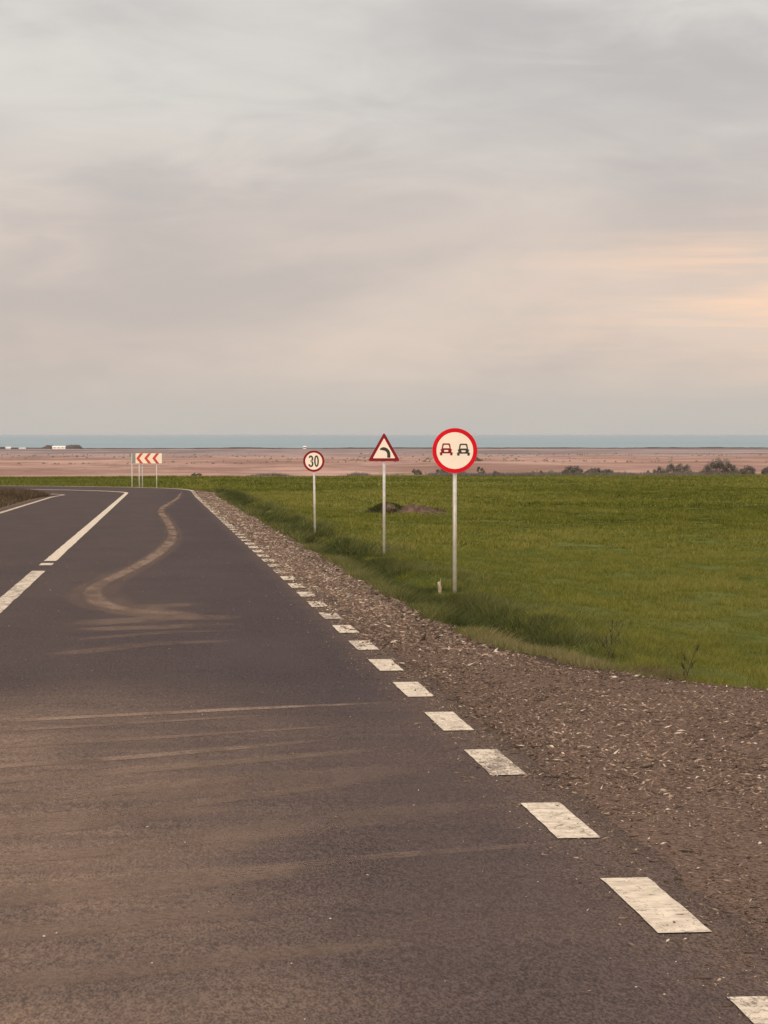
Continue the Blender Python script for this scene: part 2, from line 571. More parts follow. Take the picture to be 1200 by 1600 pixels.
# ------------------------------------------------------------------ ground sheet
def grow(start, step, stop, ratio):
    v, out = start, []
    while v < stop:
        out.append(v)
        v += step
        step *= ratio
    return out + [stop]


xs_r = list(np.arange(1.4, 8.0, 0.14)) + grow(8.0, 0.2, 2600, 1.09)
xs_l = [-v for v in grow(6.6, 0.3, 2600, 1.11)][::-1] + [-6.0, -5.5, -4.8, -3, -1, 0.4]
gx = np.array(xs_l + xs_r)
gy = np.array([-40, -20, -10] + list(np.arange(-4, 42, 0.18)) + grow(42, 0.22, 3060, 1.018))
GX, GY = np.meshgrid(gx, gy)
GZ = height(GX, GY)
nx, ny = len(gx), len(gy)
idx = np.arange(nx * ny).reshape(ny, nx)
F = np.stack([idx[:-1, :-1], idx[:-1, 1:], idx[1:, 1:], idx[1:, :-1]], -1).reshape(-1, 4)
S_, L_ = road_coords(GX, GY)
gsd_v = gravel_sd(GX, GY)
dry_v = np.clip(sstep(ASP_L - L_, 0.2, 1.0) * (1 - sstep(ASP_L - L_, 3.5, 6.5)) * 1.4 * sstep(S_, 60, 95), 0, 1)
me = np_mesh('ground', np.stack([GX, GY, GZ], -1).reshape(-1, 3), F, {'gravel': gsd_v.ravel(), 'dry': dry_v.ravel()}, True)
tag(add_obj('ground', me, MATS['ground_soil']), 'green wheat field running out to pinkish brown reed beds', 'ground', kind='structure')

# sea
SEA_Z = float(base_z(2960)) - 0.75
sv, sf = [], []
sx = [-60000, -20000, -6000, 0, 6000, 20000, 60000]
sy = [2900, 4000, 6000, 12000, 30000, 90000]
for yy in sy:
    for xx in sx:
        sv.append((xx, yy, SEA_Z))
for j in range(len(sy) - 1):
    for i in range(len(sx) - 1):
        q = j * len(sx) + i
        sf.append((q, q + 1, q + len(sx) + 1, q + len(sx)))
tag(add_obj('sea', np_mesh('sea', sv, sf), MATS['sea_water']), 'calm blue grey sea along the horizon', 'sea', kind='structure')

# ------------------------------------------------------------------ road
st_near = np.concatenate([np.arange(-30, -2, 1.0), np.arange(-2, 40, 0.06), np.arange(40, 90, 0.2), np.arange(90, 330, 1.0)])
jr = (fbm(st_near * 2.8, st_near * 0 + 3.3, 5, 5) - 0.5) * 0.13
jl = (fbm(st_near * 1.3, st_near * 0 + 9.1, 6, 4) - 0.5) * 0.2
cols = [('l', -0.02), ('l', 0.0), ('a', -3.3), ('a', -1.5), ('a', 0.0), ('a', 1.5), ('a', 2.9), ('r', -0.35), ('r', -0.15), ('r', 0.0), ('r', 0.02)]
V, E = [], []
for kk, (q, o) in enumerate(cols):
    lat = {'l': ASP_L + jl - o, 'a': np.full_like(st_near, o), 'r': ASP_R + jr + o}[q]
    x, y, z = road_point(st_near, lat)
    if kk in (0, len(cols) - 1):
        z = z - 0.09
    V.append(np.stack([x, y, z], -1))
    E.append(np.minimum(ASP_R + jr - lat, lat - (ASP_L + jl)))
V = np.stack(V, 1)
E = np.stack(E, 1)
ns, nc = V.shape[:2]
idx = np.arange(ns * nc).reshape(ns, nc)
F = np.stack([idx[:-1, :-1], idx[:-1, 1:], idx[1:, 1:], idx[1:, :-1]], -1).reshape(-1, 4)
road = add_obj('road', np_mesh('road', V.reshape(-1, 3), F, {'edge': E.ravel()}), MATS['asphalt'])
tag(road, 'dark two lane asphalt road running downhill to a left bend', 'road', kind='structure')


def marking(name, s0, s1, l0, l1, lift=0.005, step=0.5, wob=0.006):
    n_ = max(2, int((s1 - s0) / step) + 1)
    s = np.linspace(s0, s1, n_)
    rows = []
    for l in (l0, l1):
        x, y, z = road_point(s, l + (rng.random(n_) - 0.5) * 2 * wob)
        rows.append(np.stack([x, y, z + lift], -1))
    v = np.concatenate(rows)
    f = [(i, n_ + i, n_ + i + 1, i + 1) for i in range(n_ - 1)]
    return add_obj(name, np_mesh(name, v, f), MATS['road_paint'], road)


for k in range(-4, 35):
    s0 = 7.66 + 1.985 * k + random.uniform(-0.02, 0.02)
    marking('edge_dash', s0, s0 + 1.04 + random.uniform(-0.02, 0.02), L_IN, L_IN + 0.185, step=0.1, wob=0.003)
e0 = 7.66 + 1.985 * 35
marking('edge_line', e0, 320, L_IN, L_IN + 0.19, step=0.6)
marking('edge_line', -30, 320, -3.46, -3.29, step=0.6)
marking('centre_dash', -8, 8.7, -0.10, 0.10)
marking('centre_dash', 10.7, 20.7, -0.10, 0.10)
marking('centre_dash', 22.7, 34.6, -0.10, 0.10)
marking('centre_dash', 36.5, 37.3, -0.10, 0.10)
marking('centre_line', 38.1, 320, -0.10, 0.10, step=0.6)


def track(name, pts, widths, amount=1.0, lift=0.003, seg=10):
    """film of mud along a smooth path of ground points, soft at both rims"""
    pts = np.array(pts, float)
    widths = np.array(widths, float)
    P, Wd = [], []
    n_ = len(pts)
    for i in range(n_ - 1):
        p0, p1, p2, p3 = pts[max(i - 1, 0)], pts[i], pts[i + 1], pts[min(i + 2, n_ - 1)]
        for j in range(seg):
            u = j / seg
            P.append(0.5 * ((2 * p1) + (-p0 + p2) * u + (2 * p0 - 5 * p1 + 4 * p2 - p3) * u * u + (-p0 + 3 * p1 - 3 * p2 + p3) * u ** 3))
            Wd.append(widths[i] * (1 - u) + widths[i + 1] * u)
    P.append(pts[-1]); Wd.append(widths[-1])
    P = np.array(P); Wd = np.array(Wd)
    T = np.gradient(P, axis=0)
    T /= np.linalg.norm(T, axis=1)[:, None]
    N = np.stack([-T[:, 1], T[:, 0]], -1)
    n_ = len(P)
    endf = sstep(np.arange(n_), 0, seg * 0.9) * (1 - sstep(np.arange(n_), n_ - 1 - seg * 0.9, n_ - 1))
    V, A, M = [], [], []
    for f_, a in ((-1, 0), (-0.55, .8), (0, 1), (0.55, .8), (1, 0)):
        q = P + N * (Wd * f_ * 0.5)[:, None]
        s, l = road_coords(q[:, 0], q[:, 1])
        z = base_z(q[:, 1]) + bank(s) * l + lift
        V.append(np.stack([q[:, 0], q[:, 1], z], -1))
        A.append(np.full(n_, a) * endf)
        M.append(np.full(n_, amount))
    V = np.concatenate(V)
    F = [(r * n_ + i, r * n_ + i + 1, (r + 1) * n_ + i + 1, (r + 1) * n_ + i) for r in range(4) for i in range(n_ - 1)]
    return add_obj(name, np_mesh(name, V, F, {'edge': np.concatenate(A), 'amount': np.concatenate(M)}), MATS['dried_mud'], road)


SW = [(283, 769), (277, 778), (252, 795), (260, 812), (269, 834), (257, 855), (224, 878), (180, 900), (152, 915), (146, 930), (168, 945), (222, 954), (300, 962)]
track('mud_track', [((u - 250) / (v - 724) * 1.6, 5760 / (v - 724)) for u, v in SW],
      [0.15, 0.18, 0.25, 0.26, 0.26, 0.28, 0.28, 0.26, 0.26, 0.30, 0.34, 0.40, 0.4], 0.85)
track('mud_track', [((u - 250) / (v - 724) * 1.6 + .02, 5760 / (v - 724)) for u, v in SW],
      [0.3, 0.35, 0.5, 0.5, 0.5, 0.55, 0.55, 0.6, 0.7, 0.9, 1.0, 1.0, 1.0], 0.28, 0.0026)
track('mud_track', [(-0.45, 25.6), (-0.1, 24.6), (0.35, 23.9), (0.9, 23.6)], [0.8, 1.0, 1.0, .7], 0.35, 0.0035)
for (xa, ya, xm, ym, xb, yb, w_, am) in [
        (1.9, 15.45, 0.2, 14.75, -5.0, 11.6, 0.16, 0.75),
        (1.0, 14.8, -0.3, 14.05, -5.0, 10.9, 0.10, 0.45),
        (1.2, 13.5, -0.1, 12.5, -5.0, 9.2, 0.16, 0.60),
        (1.6, 13.1, 0.0, 12.0, -5.0, 8.6, 0.22, 0.42),
        (1.0, 12.2, -0.2, 11.2, -5.0, 8.0, 0.26, 0.48),
        (1.4, 11.9, -0.2, 10.5, -5.0, 7.4, 0.20, 0.42),
        (1.8, 10.9, 0.8, 10.2, -0.6, 9.0, 0.40, 0.22),
        (1.9, 9.6, 1.0, 9.3, 0.2, 8.9, 0.12, 0.30),
        (1.5, 14.2, 0.1, 13.4, -5.0, 10.1, 0.12, 0.40),
        (0.6, 11.0, -0.5, 10.1, -5.0, 7.0, 0.34, 0.45),
        (0.8, 10.2, -0.3, 9.4, -5.0, 6.4, 0.22, 0.40),
        (0.9, 9.3, -0.2, 8.6, -5.0, 5.9, 0.40, 0.36),
        (0.7, 8.4, -0.3, 7.9, -4.0, 5.8, 0.30, 0.34),
        (1.0, 7.7, 0.1, 7.3, -3.0, 5.6, 0.22, 0.26),
        (1.7, 12.3, 0.9, 11.7, -0.4, 10.9, 0.5, 0.25),
        (0.8, 24.6, 0.0, 23.8, -1.1, 22.9, 0.7, 0.30),
        (0.9, 23.1, 0.1, 22.6, -0.9, 22.2, 0.5, 0.34),
        (0.7, 26.5, 0.1, 26.0, -0.6, 24.9, 0.6, 0.28),
        (0.9, 20.8, 0.0, 20.5, -1.0, 19.2, 0.35, 0.30),
        (1.1, 22.0, 0.2, 21.9, -0.9, 20.9, 0.25, 0.25)]:
    q_ = min(1.0, abs(xb - xa) / 6.0) ** 2
    track('tyre_dust', [(xa, ya - .10 * q_), (xm, ym + .10 * q_), ((xm + xb) / 2 + .1 * q_, (ym + yb) / 2 + .55 * q_), (xb, yb - .3 * q_)], [w_ * .8, w_ * 1.3, w_ * 1.3, w_ * 1.3], am * 1.4, 0.0022 + 0.0003 * random.random(), 14)


# ------------------------------------------------------------------ stuff: chippings and grass
def chips(px, py, pz, size, tint, lift=0.3, elong=(1.0, 3.2)):
    """flattened splinters and pebbles, six points each"""
    n_ = len(px)
    base = np.array([(1, 0, 0), (0, 1, 0), (-1, 0, 0), (0, -1, 0), (0, 0, 1), (0, 0, -1)], float)
    f0 = np.array([(0, 1, 4), (1, 2, 4), (2, 3, 4), (3, 0, 4), (1, 0, 5), (2, 1, 5), (3, 2, 5), (0, 3, 5)])
    el_ = rng.uniform(*elong, n_)
    ax = np.stack([size * el_, size * rng.uniform(.5, 1, n_), size * rng.uniform(.3, .75, n_)], -1)
    v = base[None] * ax[:, None, :] * rng.uniform(.7, 1.2, (n_, 6, 1))
    yaw = rng.uniform(0, 2 * np.pi, n_)
    pit = rng.normal(0, .28, n_)
    c, s = np.cos(pit), np.sin(pit)
    vx = v[..., 0] * c[:, None] - v[..., 2] * s[:, None]
    vz = v[..., 0] * s[:, None] + v[..., 2] * c[:, None]
    c, s = np.cos(yaw), np.sin(yaw)
    x = vx * c[:, None] - v[..., 1] * s[:, None] + px[:, None]
    y = vx * s[:, None] + v[..., 1] * c[:, None] + py[:, None]
    z = vz + (pz + ax[:, 2] * lift)[:, None]
    V = np.stack([x, y, z], -1).reshape(-1, 3)
    F = (f0[None] + 6 * np.arange(n_)[:, None, None]).reshape(-1, 3)
    return V, F, np.repeat(tint, 6)


def top_z(x, y):
    """walking surface: asphalt where there is asphalt, else the ground"""
    s, l = road_coords(x, y)
    on = (l < ASP_R + 0.0) & (l > ASP_L)
    return np.where(on, base_z(y) + bank(s) * l, height(x, y))


VV, FF, TT = [], [], []


def gather(out):
    global VV, FF, TT
    v, f, t_ = out
    FF.append(f + sum(len(q) for q in VV)); VV.append(v); TT.append(t_)


def flush(name, mat, label, cat):
    global VV, FF, TT
    me = np_mesh(name, np.concatenate(VV), np.concatenate(FF), {'tint': np.concatenate(TT)})
    VV, FF, TT = [], [], []
    return tag(add_obj(name, me, MATS[mat]), label, cat, kind='stuff')


for (y0, y1, x0, x1, n_, s0, s1) in [(3.0, 11.5, 1.5, 5.5, 80000, .002, .0095), (11.5, 20, 1.5, 8.0, 120000, .0025, .0125), (20, 45, 1.7, 3.2, 60000, .005, .020),
                                     (45, 125, 1.7, 3.2, 40000, .009, .032)]:
    px = rng.uniform(x0, x1, n_)
    py = rng.uniform(y0, y1, n_)
    g = gravel_sd(px, py) + (fbm(px * 2.5, py * 2.5, 61) - .5) * 0.4
    edge_in = px - np.where(py > 11, 1.90, 1.97) + (fbm(px * 3, py * 1.6, 71) - .5) * .35
    keep = (g > np.where(py < 22, .10, -0.12) * (rng.random(n_) < .8)) & (edge_in > -0.45) & (rng.random(n_) < 0.05 + 1.0 * sstep(edge_in, -.34, .42) * (.35 + 1.1 * sstep(fbm(px * 1.4, py * .9, 67), .3, .6)))
    px, py = px[keep], py[keep]
    sz = s0 + (s1 - s0) * rng.random(len(px)) ** 3 * np.where(rng.random(len(px)) > .992, 2.2, 1.0)
    tn = np.clip(rng.beta(1.8, 2.2, len(px)) * 0.95 - .02 + (rng.random(len(px)) > .94) * .45 + (fbm(px * 1.1, py * .5, 66) - .5) * .3 + .16 * sstep(py, 19, 28), 0, 1)
    gather(chips(px, py, top_z(px, py), sz, tn, .3, (1.0, 4.5)))
# coarse rubble thrown along the outer lip of the shoulder
n_ = 2600
py = rng.uniform(21, 70, n_)
lim = np.interp(py, APR[:, 0], APR[:, 1])
px = lim - np.abs(rng.normal(0, .22, n_))
nearlip = py < 23
px = np.where(nearlip, lim - np.abs(rng.normal(0, .16, n_)), px)
gather(chips(px, py, height(px, py), rng.uniform(.010, .040, n_), np.clip(rng.beta(1.5, 2.4, n_), 0, 1), .4, (1., 1.9)))
# the lip of the side track, seen side-on
n_ = 200
tt = rng.random(n_)
py = 12.0 + tt * 9
px = np.interp(py, APR[:, 0], APR[:, 1]) - np.abs(rng.normal(0, .14, n_))
gather(chips(px, py, height(px, py), rng.uniform(.006, .024, n_), np.clip(rng.beta(1.6, 1.8, n_), 0, 1), .4, (1., 1.9)))
# grit scattered over the asphalt
n_ = 2600
px = np.concatenate([rng.uniform(-4, 1.9, 1400), 1.95 - np.abs(rng.normal(0, .28, 1200))])
py = np.concatenate([rng.uniform(5, 40, 1400), rng.uniform(5, 30, 1200)])
gather(chips(px, py, top_z(px, py), rng.uniform(.002, .006, n_), np.clip(rng.beta(2, 2, n_) + .15, 0, 1), .6, (1., 1.8)))
# a few bigger pale stones lying about in the mouth of the side track
n_ = 1500
px = rng.uniform(1.9, 7.5, n_); py = rng.uniform(5, 19, n_)
k = (gravel_sd(px, py) > .1) & (px > 2.05) & (rng.random(n_) < .25 + sstep(fbm(px * .8, py * .8, 68), .4, .6))
px, py = px[k], py[k]
gather(chips(px, py, top_z(px, py), .005 + .012 * rng.random(len(px)) ** 2, np.clip(rng.normal(.82, .14, len(px)), 0, 1), .4, (1., 1.7)))
flush('gravel', 'chippings', 'loose brown gravel and straw chippings beside the road', 'gravel')


def blades(px, py, pz, h, w, tint, lean=(0.0, 0.0), spread=0.35):
    n_ = len(px)
    a = rng.uniform(0, 2 * np.pi, n_)
    bx, by = np.cos(a) * w * .5, np.sin(a) * w * .5
    lx = rng.normal(lean[0], spread, n_) * h
    ly = rng.normal(lean[1], spread, n_) * h
    v = np.empty((n_, 3, 3))
    v[:, 0] = np.stack([px - bx, py - by, pz - .02], -1)
    v[:, 1] = np.stack([px + bx, py + by, pz - .02], -1)
    v[:, 2] = np.stack([px + lx, py + ly, pz + h], -1)
    return v.reshape(-1, 3), np.arange(n_ * 3).reshape(-1, 3), np.repeat(tint, 3)


FR_R = 950 / 3600.0 + 0.03


def frustum_pts(y0, y1, n_, xl, extra=3.0, power=1.0):
    y = y0 + (y1 - y0) * rng.random(n_) ** power
    xr = y * FR_R + extra
    x = xl + (xr - xl) * rng.random(n_)
    keep = x < xr
    return x[keep], y[keep]


# wheat field
for (y0, y1, n_, h0, h1, w0, w1) in [(14, 28, 260000, .05, .11, .005, .009), (28, 55, 270000, .06, .13, .008, .015),
                                     (55, 110, 200000, .10, .19, .022, .045), (110, 230, 170000, .12, .22, .05, .11), (230, 448, 90000, .14, .30, .12, .25)]:
    x, y = frustum_pts(y0, y1, n_, 2.7, 3.0)
    g = gravel_sd(x, y)
    k = g < -1.0 - .6 * fbm(x * .8, y * .8, 77)
    x, y = x[k], y[k]
    patch = fbm(x * 0.5, y * 0.28, 81, 4)
    big = fbm(x * 0.09 + 5, y * 0.035, 83, 3)
    rows = 0.5 + 0.5 * np.sin((x * 0.995 + y * 0.10) * 2 * np.pi / (0.45 if y1 < 60 else 1.8))
    clump = fbm(x * (2.6 if y1 < 60 else 1.3), y * (1.3 if y1 < 60 else .5), 85, 3)
    hh = rng.uniform(h0, h1, len(x)) * (0.18 + .85 * sstep(clump, .25, .75)) * (.6 + .5 * patch)
    tram = np.zeros(len(x))
    for off_ in (0.0, 1.9, 24.0, 25.9, -6.2):
        tl = 17.2 + off_ + .35 * np.sin(y * .045) + .012 * (y - 80) - x
        tram = np.maximum(tram, np.exp(-(tl / .22) ** 2) * (.5 + .5 * (fbm(x * .3, y * .12, 99, 2) > .42)))
    hh = hh * (1 - .75 * tram)
    tn = np.clip(rng.normal(.50, .23, len(x)) - .32 * tram + (clump - .5) * .65 + (patch - .5) * .35 + (big - .5) * .7 + (rows - .5) * .10 + (rng.random(len(x)) > .985) * .25, 0, 1)
    gather(blades(x, y, height(x, y), hh, rng.uniform(w0, w1, len(x)), tn, (.12, .05), .75))
# the strip of grass past the bend, left part of the view
x = rng.uniform(-60, 3, 40000)
y = rng.uniform(150, 446, 40000)
s, l = road_coords(x, y)
k = (l > 6.3) | (l < -14)
x, y = x[k], y[k]
gather(blades(x, y, height(x, y), rng.uniform(.12, .28, len(x)), rng.uniform(.08, .2, len(x)), np.clip(rng.normal(.45, .2, len(x)) + (fbm(x * .06, y * .04, 87) - .5) * .5, 0, 1)))
flush('wheat_grass', 'wheat', 'short green winter wheat covering the field right of the road', 'grass')

# rough verge: ditch banks, edge of the gravel
for (y0, y1, n_, h0, h1, w0, w1) in [(9, 25, 80000, .05, .16, .004, .008), (22, 50, 160000, .07, .20, .007, .013), (50, 135, 80000, .14, .34, .018, .035)]:
    y = rng.uniform(y0, y1, n_)
    lim = np.interp(y, APR[:, 0], APR[:, 1])
    d = np.abs(rng.normal(0, 1.0, n_)) * 1.1
    nearap = y < 24
    x = lim + d * np.where(nearap, .75, 1.0) - .05
    # slope along the mouth of the side track is oblique, so push the roots outwards
    g = gravel_sd(x, y) + (fbm(x * 2.4, y * 1.2, 91) - .5) * .35
    k = (g < 0.0) & (d < 3.0)
    x, y, d = x[k], y[k], d[k]
    patch = fbm(x * .9, y * .5, 93, 4)
    dark = sstep(d, .02, .35) * (1 - sstep(d, 1.3, 2.2)) * sstep(y, 21, 26) * sstep(patch, .25, .6)
    straw = (1 - sstep(d, .05, .5))
    tn = np.clip(rng.normal(.46, .17, len(x)) + (patch - .5) * .75 - dark * .34 + straw * .05 + (y < 23) * .16, 0, 1)
    hh = rng.uniform(h0, h1, len(x)) * (0.12 + 1.0 * sstep(patch, .25, .75)) * (0.7 + .5 * dark)
    for bx_, by_ in ((4.62, 36.0), (4.96, 51.0), (4.40, 65.6), (4.36, 35.8)):
        hh = hh * (.25 + .75 * sstep(np.hypot((x - bx_) * 1.0, (y - by_ + .5) * .45), .25, .6))
    gather(blades(x, y, height(x, y), hh, rng.uniform(w0, w1, len(x)), tn, (.35, .1), .8))
flush('verge_grass', 'verge_grass', 'rough dark grass on the ditch bank beside the gravel shoulder', 'grass')

# tussocks: a ragged scrub line where the wheat ends, and clumps out in the reeds
n_ = 16000
u = rng.random(n_)
x = 445 * (.02 + .27 * u); y = 449 + np.abs(rng.normal(0, 2.5, n_))
thick = sstep(fbm(x * .09, x * 0 + 2.0, 45, 4), .42, .62)
k = rng.random(n_) < .08 + thick
x, y, thick = x[k], y[k], thick[k]
gather(blades(x, y, height(x, y), rng.uniform(.15, .55, len(x)) * (.4 + 1.1 * thick), rng.uniform(.10, .25, len(x)), np.clip(rng.normal(.45, .2, len(x)), 0, 1), (0, 0), .5))
n_ = 3000
y = 455 + 900 * rng.random(n_) ** 1.4
x = y * rng.uniform(-.12, .32, n_)
cl = fbm(x * .012, y * .02, 46, 4)
k = cl > .56
x, y = x[k], y[k]
gather(blades(x, y, height(x, y) - .1, rng.uniform(.2, .8, len(x)), rng.uniform(.6, 2.4, len(x)), np.clip(rng.normal(.75, .2, len(x)), 0, 1), (0, 0), .4))
flush('scrub_line', 'bush_leaf', 'ragged low scrub and tussocks between the wheat and the reeds', 'scrub')

# brown weeds on the bank inside the bend
n_ = 26000
s = rng.uniform(75, 185, n_)
l = ASP_L - 0.45 - np.abs(rng.normal(0, 2.3, n_))
x, y, _ = road_point(s, l)
pt = fbm(x * .45, y * .16, 95, 3)
tn = np.clip(rng.normal(.48, .22, n_) + (pt - .5) * .8, 0, 1)
hh = rng.uniform(.10, .42, n_) * (.35 + 1.0 * pt) * (0.35 + 0.65 * sstep(s, 96, 118))
gather(blades(x, y, height(x, y), hh, rng.uniform(.02, .06, n_), tn, (.1, 0), .5))
flush('weed_bank', 'dry_weed', 'brown dry weeds on the verge inside the left bend', 'weeds')


# ------------------------------------------------------------------ shapes for signs
def poly_prism(name, loops, depth, mat, parent, y0=0.0):
    """flat shape from 2-D outlines (first outer, rest holes) in the XZ plane; front at y0-depth, back at y0"""
    bm = bmesh.new()
    edges = []
    for lp in loops:
        vs = [bm.verts.new((a, y0 - depth, b)) for a, b in lp]
        for i in range(len(vs)):
            edges.append(bm.edges.new((vs[i], vs[(i + 1) % len(vs)])))
    bmesh.ops.triangle_fill(bm, use_beauty=True, use_dissolve=False, edges=edges, normal=(0, -1, 0))
    faces = bm.faces[:]
    r = bmesh.ops.extrude_face_region(bm, geom=faces)
    for v in [g for g in r['geom'] if isinstance(g, bmesh.types.BMVert)]:
        v.co.y = y0
    bmesh.ops.recalc_face_normals(bm, faces=bm.faces[:])
    return add_obj(name, bm_mesh(name, bm), mat, parent)


def circle(r, n_=48, cx=0, cz=0, sx=1.0, sz=1.0):
    return [(cx + r * sx * math.cos(2 * math.pi * i / n_), cz + r * sz * math.sin(2 * math.pi * i / n_)) for i in range(n_)]


def round_poly(pts, r, n_=6):
    out = []
    m_ = len(pts)
    for i in range(m_):
        p = Vector(pts[i]); a = Vector(pts[i - 1]); c_ = Vector(pts[(i + 1) % m_])
        u, v = (a - p).normalized(), (c_ - p).normalized()
        ang = u.angle(v)
        d = r / math.tan(ang / 2)
        cen = p + (u + v).normalized() * (r / math.sin(ang / 2))
        s, e_ = p + u * d - cen, p + v * d - cen
        a0 = math.atan2(s.y, s.x); a1 = math.atan2(e_.y, e_.x)
        da = (a1 - a0 + math.pi) % (2 * math.pi) - math.pi
        for j in range(n_ + 1):
            q = a0 + da * j / n_
            out.append((cen.x + r * math.cos(q), cen.y + r * math.sin(q)))
    return out


def stroke(pts, w):
    """outline of a thick polyline; w a width or a list of widths"""
    P = [Vector(p) for p in pts]
    w = w if isinstance(w, (list, tuple)) else [w] * len(P)
    Lf, Rt = [], []
    for i, p in enumerate(P):
        tv = (P[min(i + 1, len(P) - 1)] - P[max(i - 1, 0)]).normalized()
        nv = Vector((-tv.y, tv.x)) * w[i] * .5
        Lf.append(tuple(p + nv)); Rt.append(tuple(p - nv))
    return Lf + Rt[::-1]


def tube(name, r, z0, z1, mat, parent, x=0, y=0, n_=14, cap=True):
    bm = bmesh.new()
    bmesh.ops.create_cone(bm, cap_ends=cap, segments=n_, radius1=r, radius2=r, depth=z1 - z0, matrix=Matrix.Translation((x, y, (z0 + z1) / 2)))
    for f in bm.faces:
        if len(f.verts) == 4:
            f.smooth = True
    return add_obj(name, bm_mesh(name, bm), mat, parent)


def box_mesh(name, x0, x1, y0, y1, z0, z1, mat, parent, bev=0.0):
    bm = bmesh.new()
    bmesh.ops.create_cube(bm, size=1, matrix=Matrix.Translation(((x0 + x1) / 2, (y0 + y1) / 2, (z0 + z1) / 2)) @ Matrix.Diagonal((x1 - x0, y1 - y0, z1 - z0, 1)))
    if bev:
        bmesh.ops.bevel(bm, geom=bm.edges[:], offset=bev, segments=2, affect='EDGES')
    return add_obj(name, bm_mesh(name, bm), mat, parent)


def ground_at(x, y):
    return float(height(np.array([x]), np.array([y]))[0])


def sign_root(name, x, y, yaw, label, post_top, tilt=0.0):
    o = empty(name, (x, y, ground_at(x, y)), yaw)
    o.rotation_euler = (0, tilt, yaw)
    tag(o, label, 'road sign', 'signs on the right verge')
    tube('post', 0.033, -0.35, post_top, MATS['galvanised_steel'], o)
    tube('post_cap', 0.036, post_top, post_top + 0.012, MATS['sign_black'], o)
    return o


def clamps(o, zs):
    for z in zs:
        box_mesh('clamp', -0.06, 0.06, -0.041, 0.036, z - .018, z + .018, MATS['galvanised_steel'], o, .004)


def place(z0, dz, loops):
    return [[(a + z0, b + dz) for a, b in lp] for lp in loops]


PL = -0.042    # back plane of the sign plate, in front of the post

# no overtaking -----------------------------------------------------------
Rn = 0.355
pole_px_h = 1.6 - 26 / 3600 * 36.28 - ground_at(4.62, 36.0)
o = sign_root('no_overtaking_sign', 4.62, 36.0, R(-7), 'large round red rimmed sign with a red and a black car', pole_px_h + 0.15)
zc = pole_px_h
clamps(o, (zc - .18, zc + .1))
poly_prism('sign_plate', place(0, zc, [circle(Rn, 64)]), .012, MATS['sign_back_grey'], o, PL)
poly_prism('border', place(0, zc, [circle(Rn - .002, 64), circle(Rn - .066, 64)]), .003, MATS['sign_red'], o, PL - .012)
poly_prism('face', place(0, zc, [circle(Rn - .0665, 64)]), .0025, MATS['sign_white'], o, PL - .012)


def car_symbol(cx, cz, w, mat, parent, label):
    """front view of a car: roof outline, bonnet with light plate, two wheels"""
    h = w * 0.72
    y = PL - .0145
    sym = poly_prism('car_symbol', place(cx, cz, [
        [(-.36 * w, .02 * w), (-.30 * w, .40 * w), (-.22 * w, .46 * w), (.22 * w, .46 * w), (.30 * w, .40 * w), (.36 * w, .02 * w), (.46 * w, -.02 * w),
         (.40 * w, -.10 * w), (.40 * w, -.22 * w), (.50 * w, -.24 * w), (.50 * w, -.31 * w), (-.50 * w, -.31 * w), (-.50 * w, -.24 * w), (-.40 * w, -.22 * w),
         (-.40 * w, -.10 * w), (-.46 * w, -.02 * w)],
        [(-.25 * w, .09 * w), (.25 * w, .09 * w), (.20 * w, .31 * w), (.16 * w, .35 * w), (-.16 * w, .35 * w), (-.20 * w, .31 * w)],
        [(-.14 * w, -.05 * w), (.14 * w, -.05 * w), (.17 * w, -.12 * w), (.12 * w, -.19 * w), (-.12 * w, -.19 * w), (-.17 * w, -.12 * w)],
    ]), .002, mat, parent, y)
    sym['label'] = label
    for s in (-1, 1):
        poly_prism('car_symbol_wheel', place(cx, cz, [[(s * .48 * w, -.312 * w), (s * .30 * w, -.312 * w), (s * .30 * w, -.46 * w), (s * .48 * w, -.46 * w)]]), .002, mat, sym, y)
    return sym


car_symbol(-.135, zc + .02, .205, MATS['sign_red_faded'], o, 'dull red car seen from the front')
car_symbol(.135, zc + .015, .205, MATS['sign_black'], o, 'black car seen from the front')

# bend warning ------------------------------------------------------------
o = sign_root('bend_warning_sign', 4.96, 51.0, R(-6), 'red triangular sign with a black arrow bending left', 2.45)
zb = 1.6 - 42.5 / 3600 * 51.2 - ground_at(4.96, 51.0)       # lower edge
side = .715
ht = side * .90
tri = [(-side / 2, 0), (side / 2, 0), (0, ht)]
cen = ht / 3


def inset(k):
    return [(a * k, cen + (b - cen) * k) for a, b in tri]


clamps(o, (zb + .09, zb + .36))
poly_prism('sign_plate', place(0, zb, [round_poly(tri, .028)]), .012, MATS['sign_back_grey'], o, PL)
poly_prism('border', place(0, zb, [round_poly(inset(.992), .026), round_poly(inset(.70), .012)]), .003, MATS['sign_red_faded'], o, PL - .012)
o.children[-1].data.materials.clear()
o.children[-1].data.materials.append(MATS['sign_red_dull'])
poly_prism('face', place(0, zb, [round_poly(inset(.699), .012)]), .0025, MATS['sign_white'], o, PL - .012)
pts = [(.105, .075)] + [(.105 - .125 * (1 - math.cos(a)), .15 + .125 * math.sin(a)) for a in [math.pi / 2 * i / 8 for i in range(9)]] + [(-.06, .27), (-.095, .262)]
poly_prism('bend_arrow', place(0, zb, [stroke(pts, [.072] * 10 + [.050, .016])]), .002, MATS['sign_black'], o, PL - .0145)

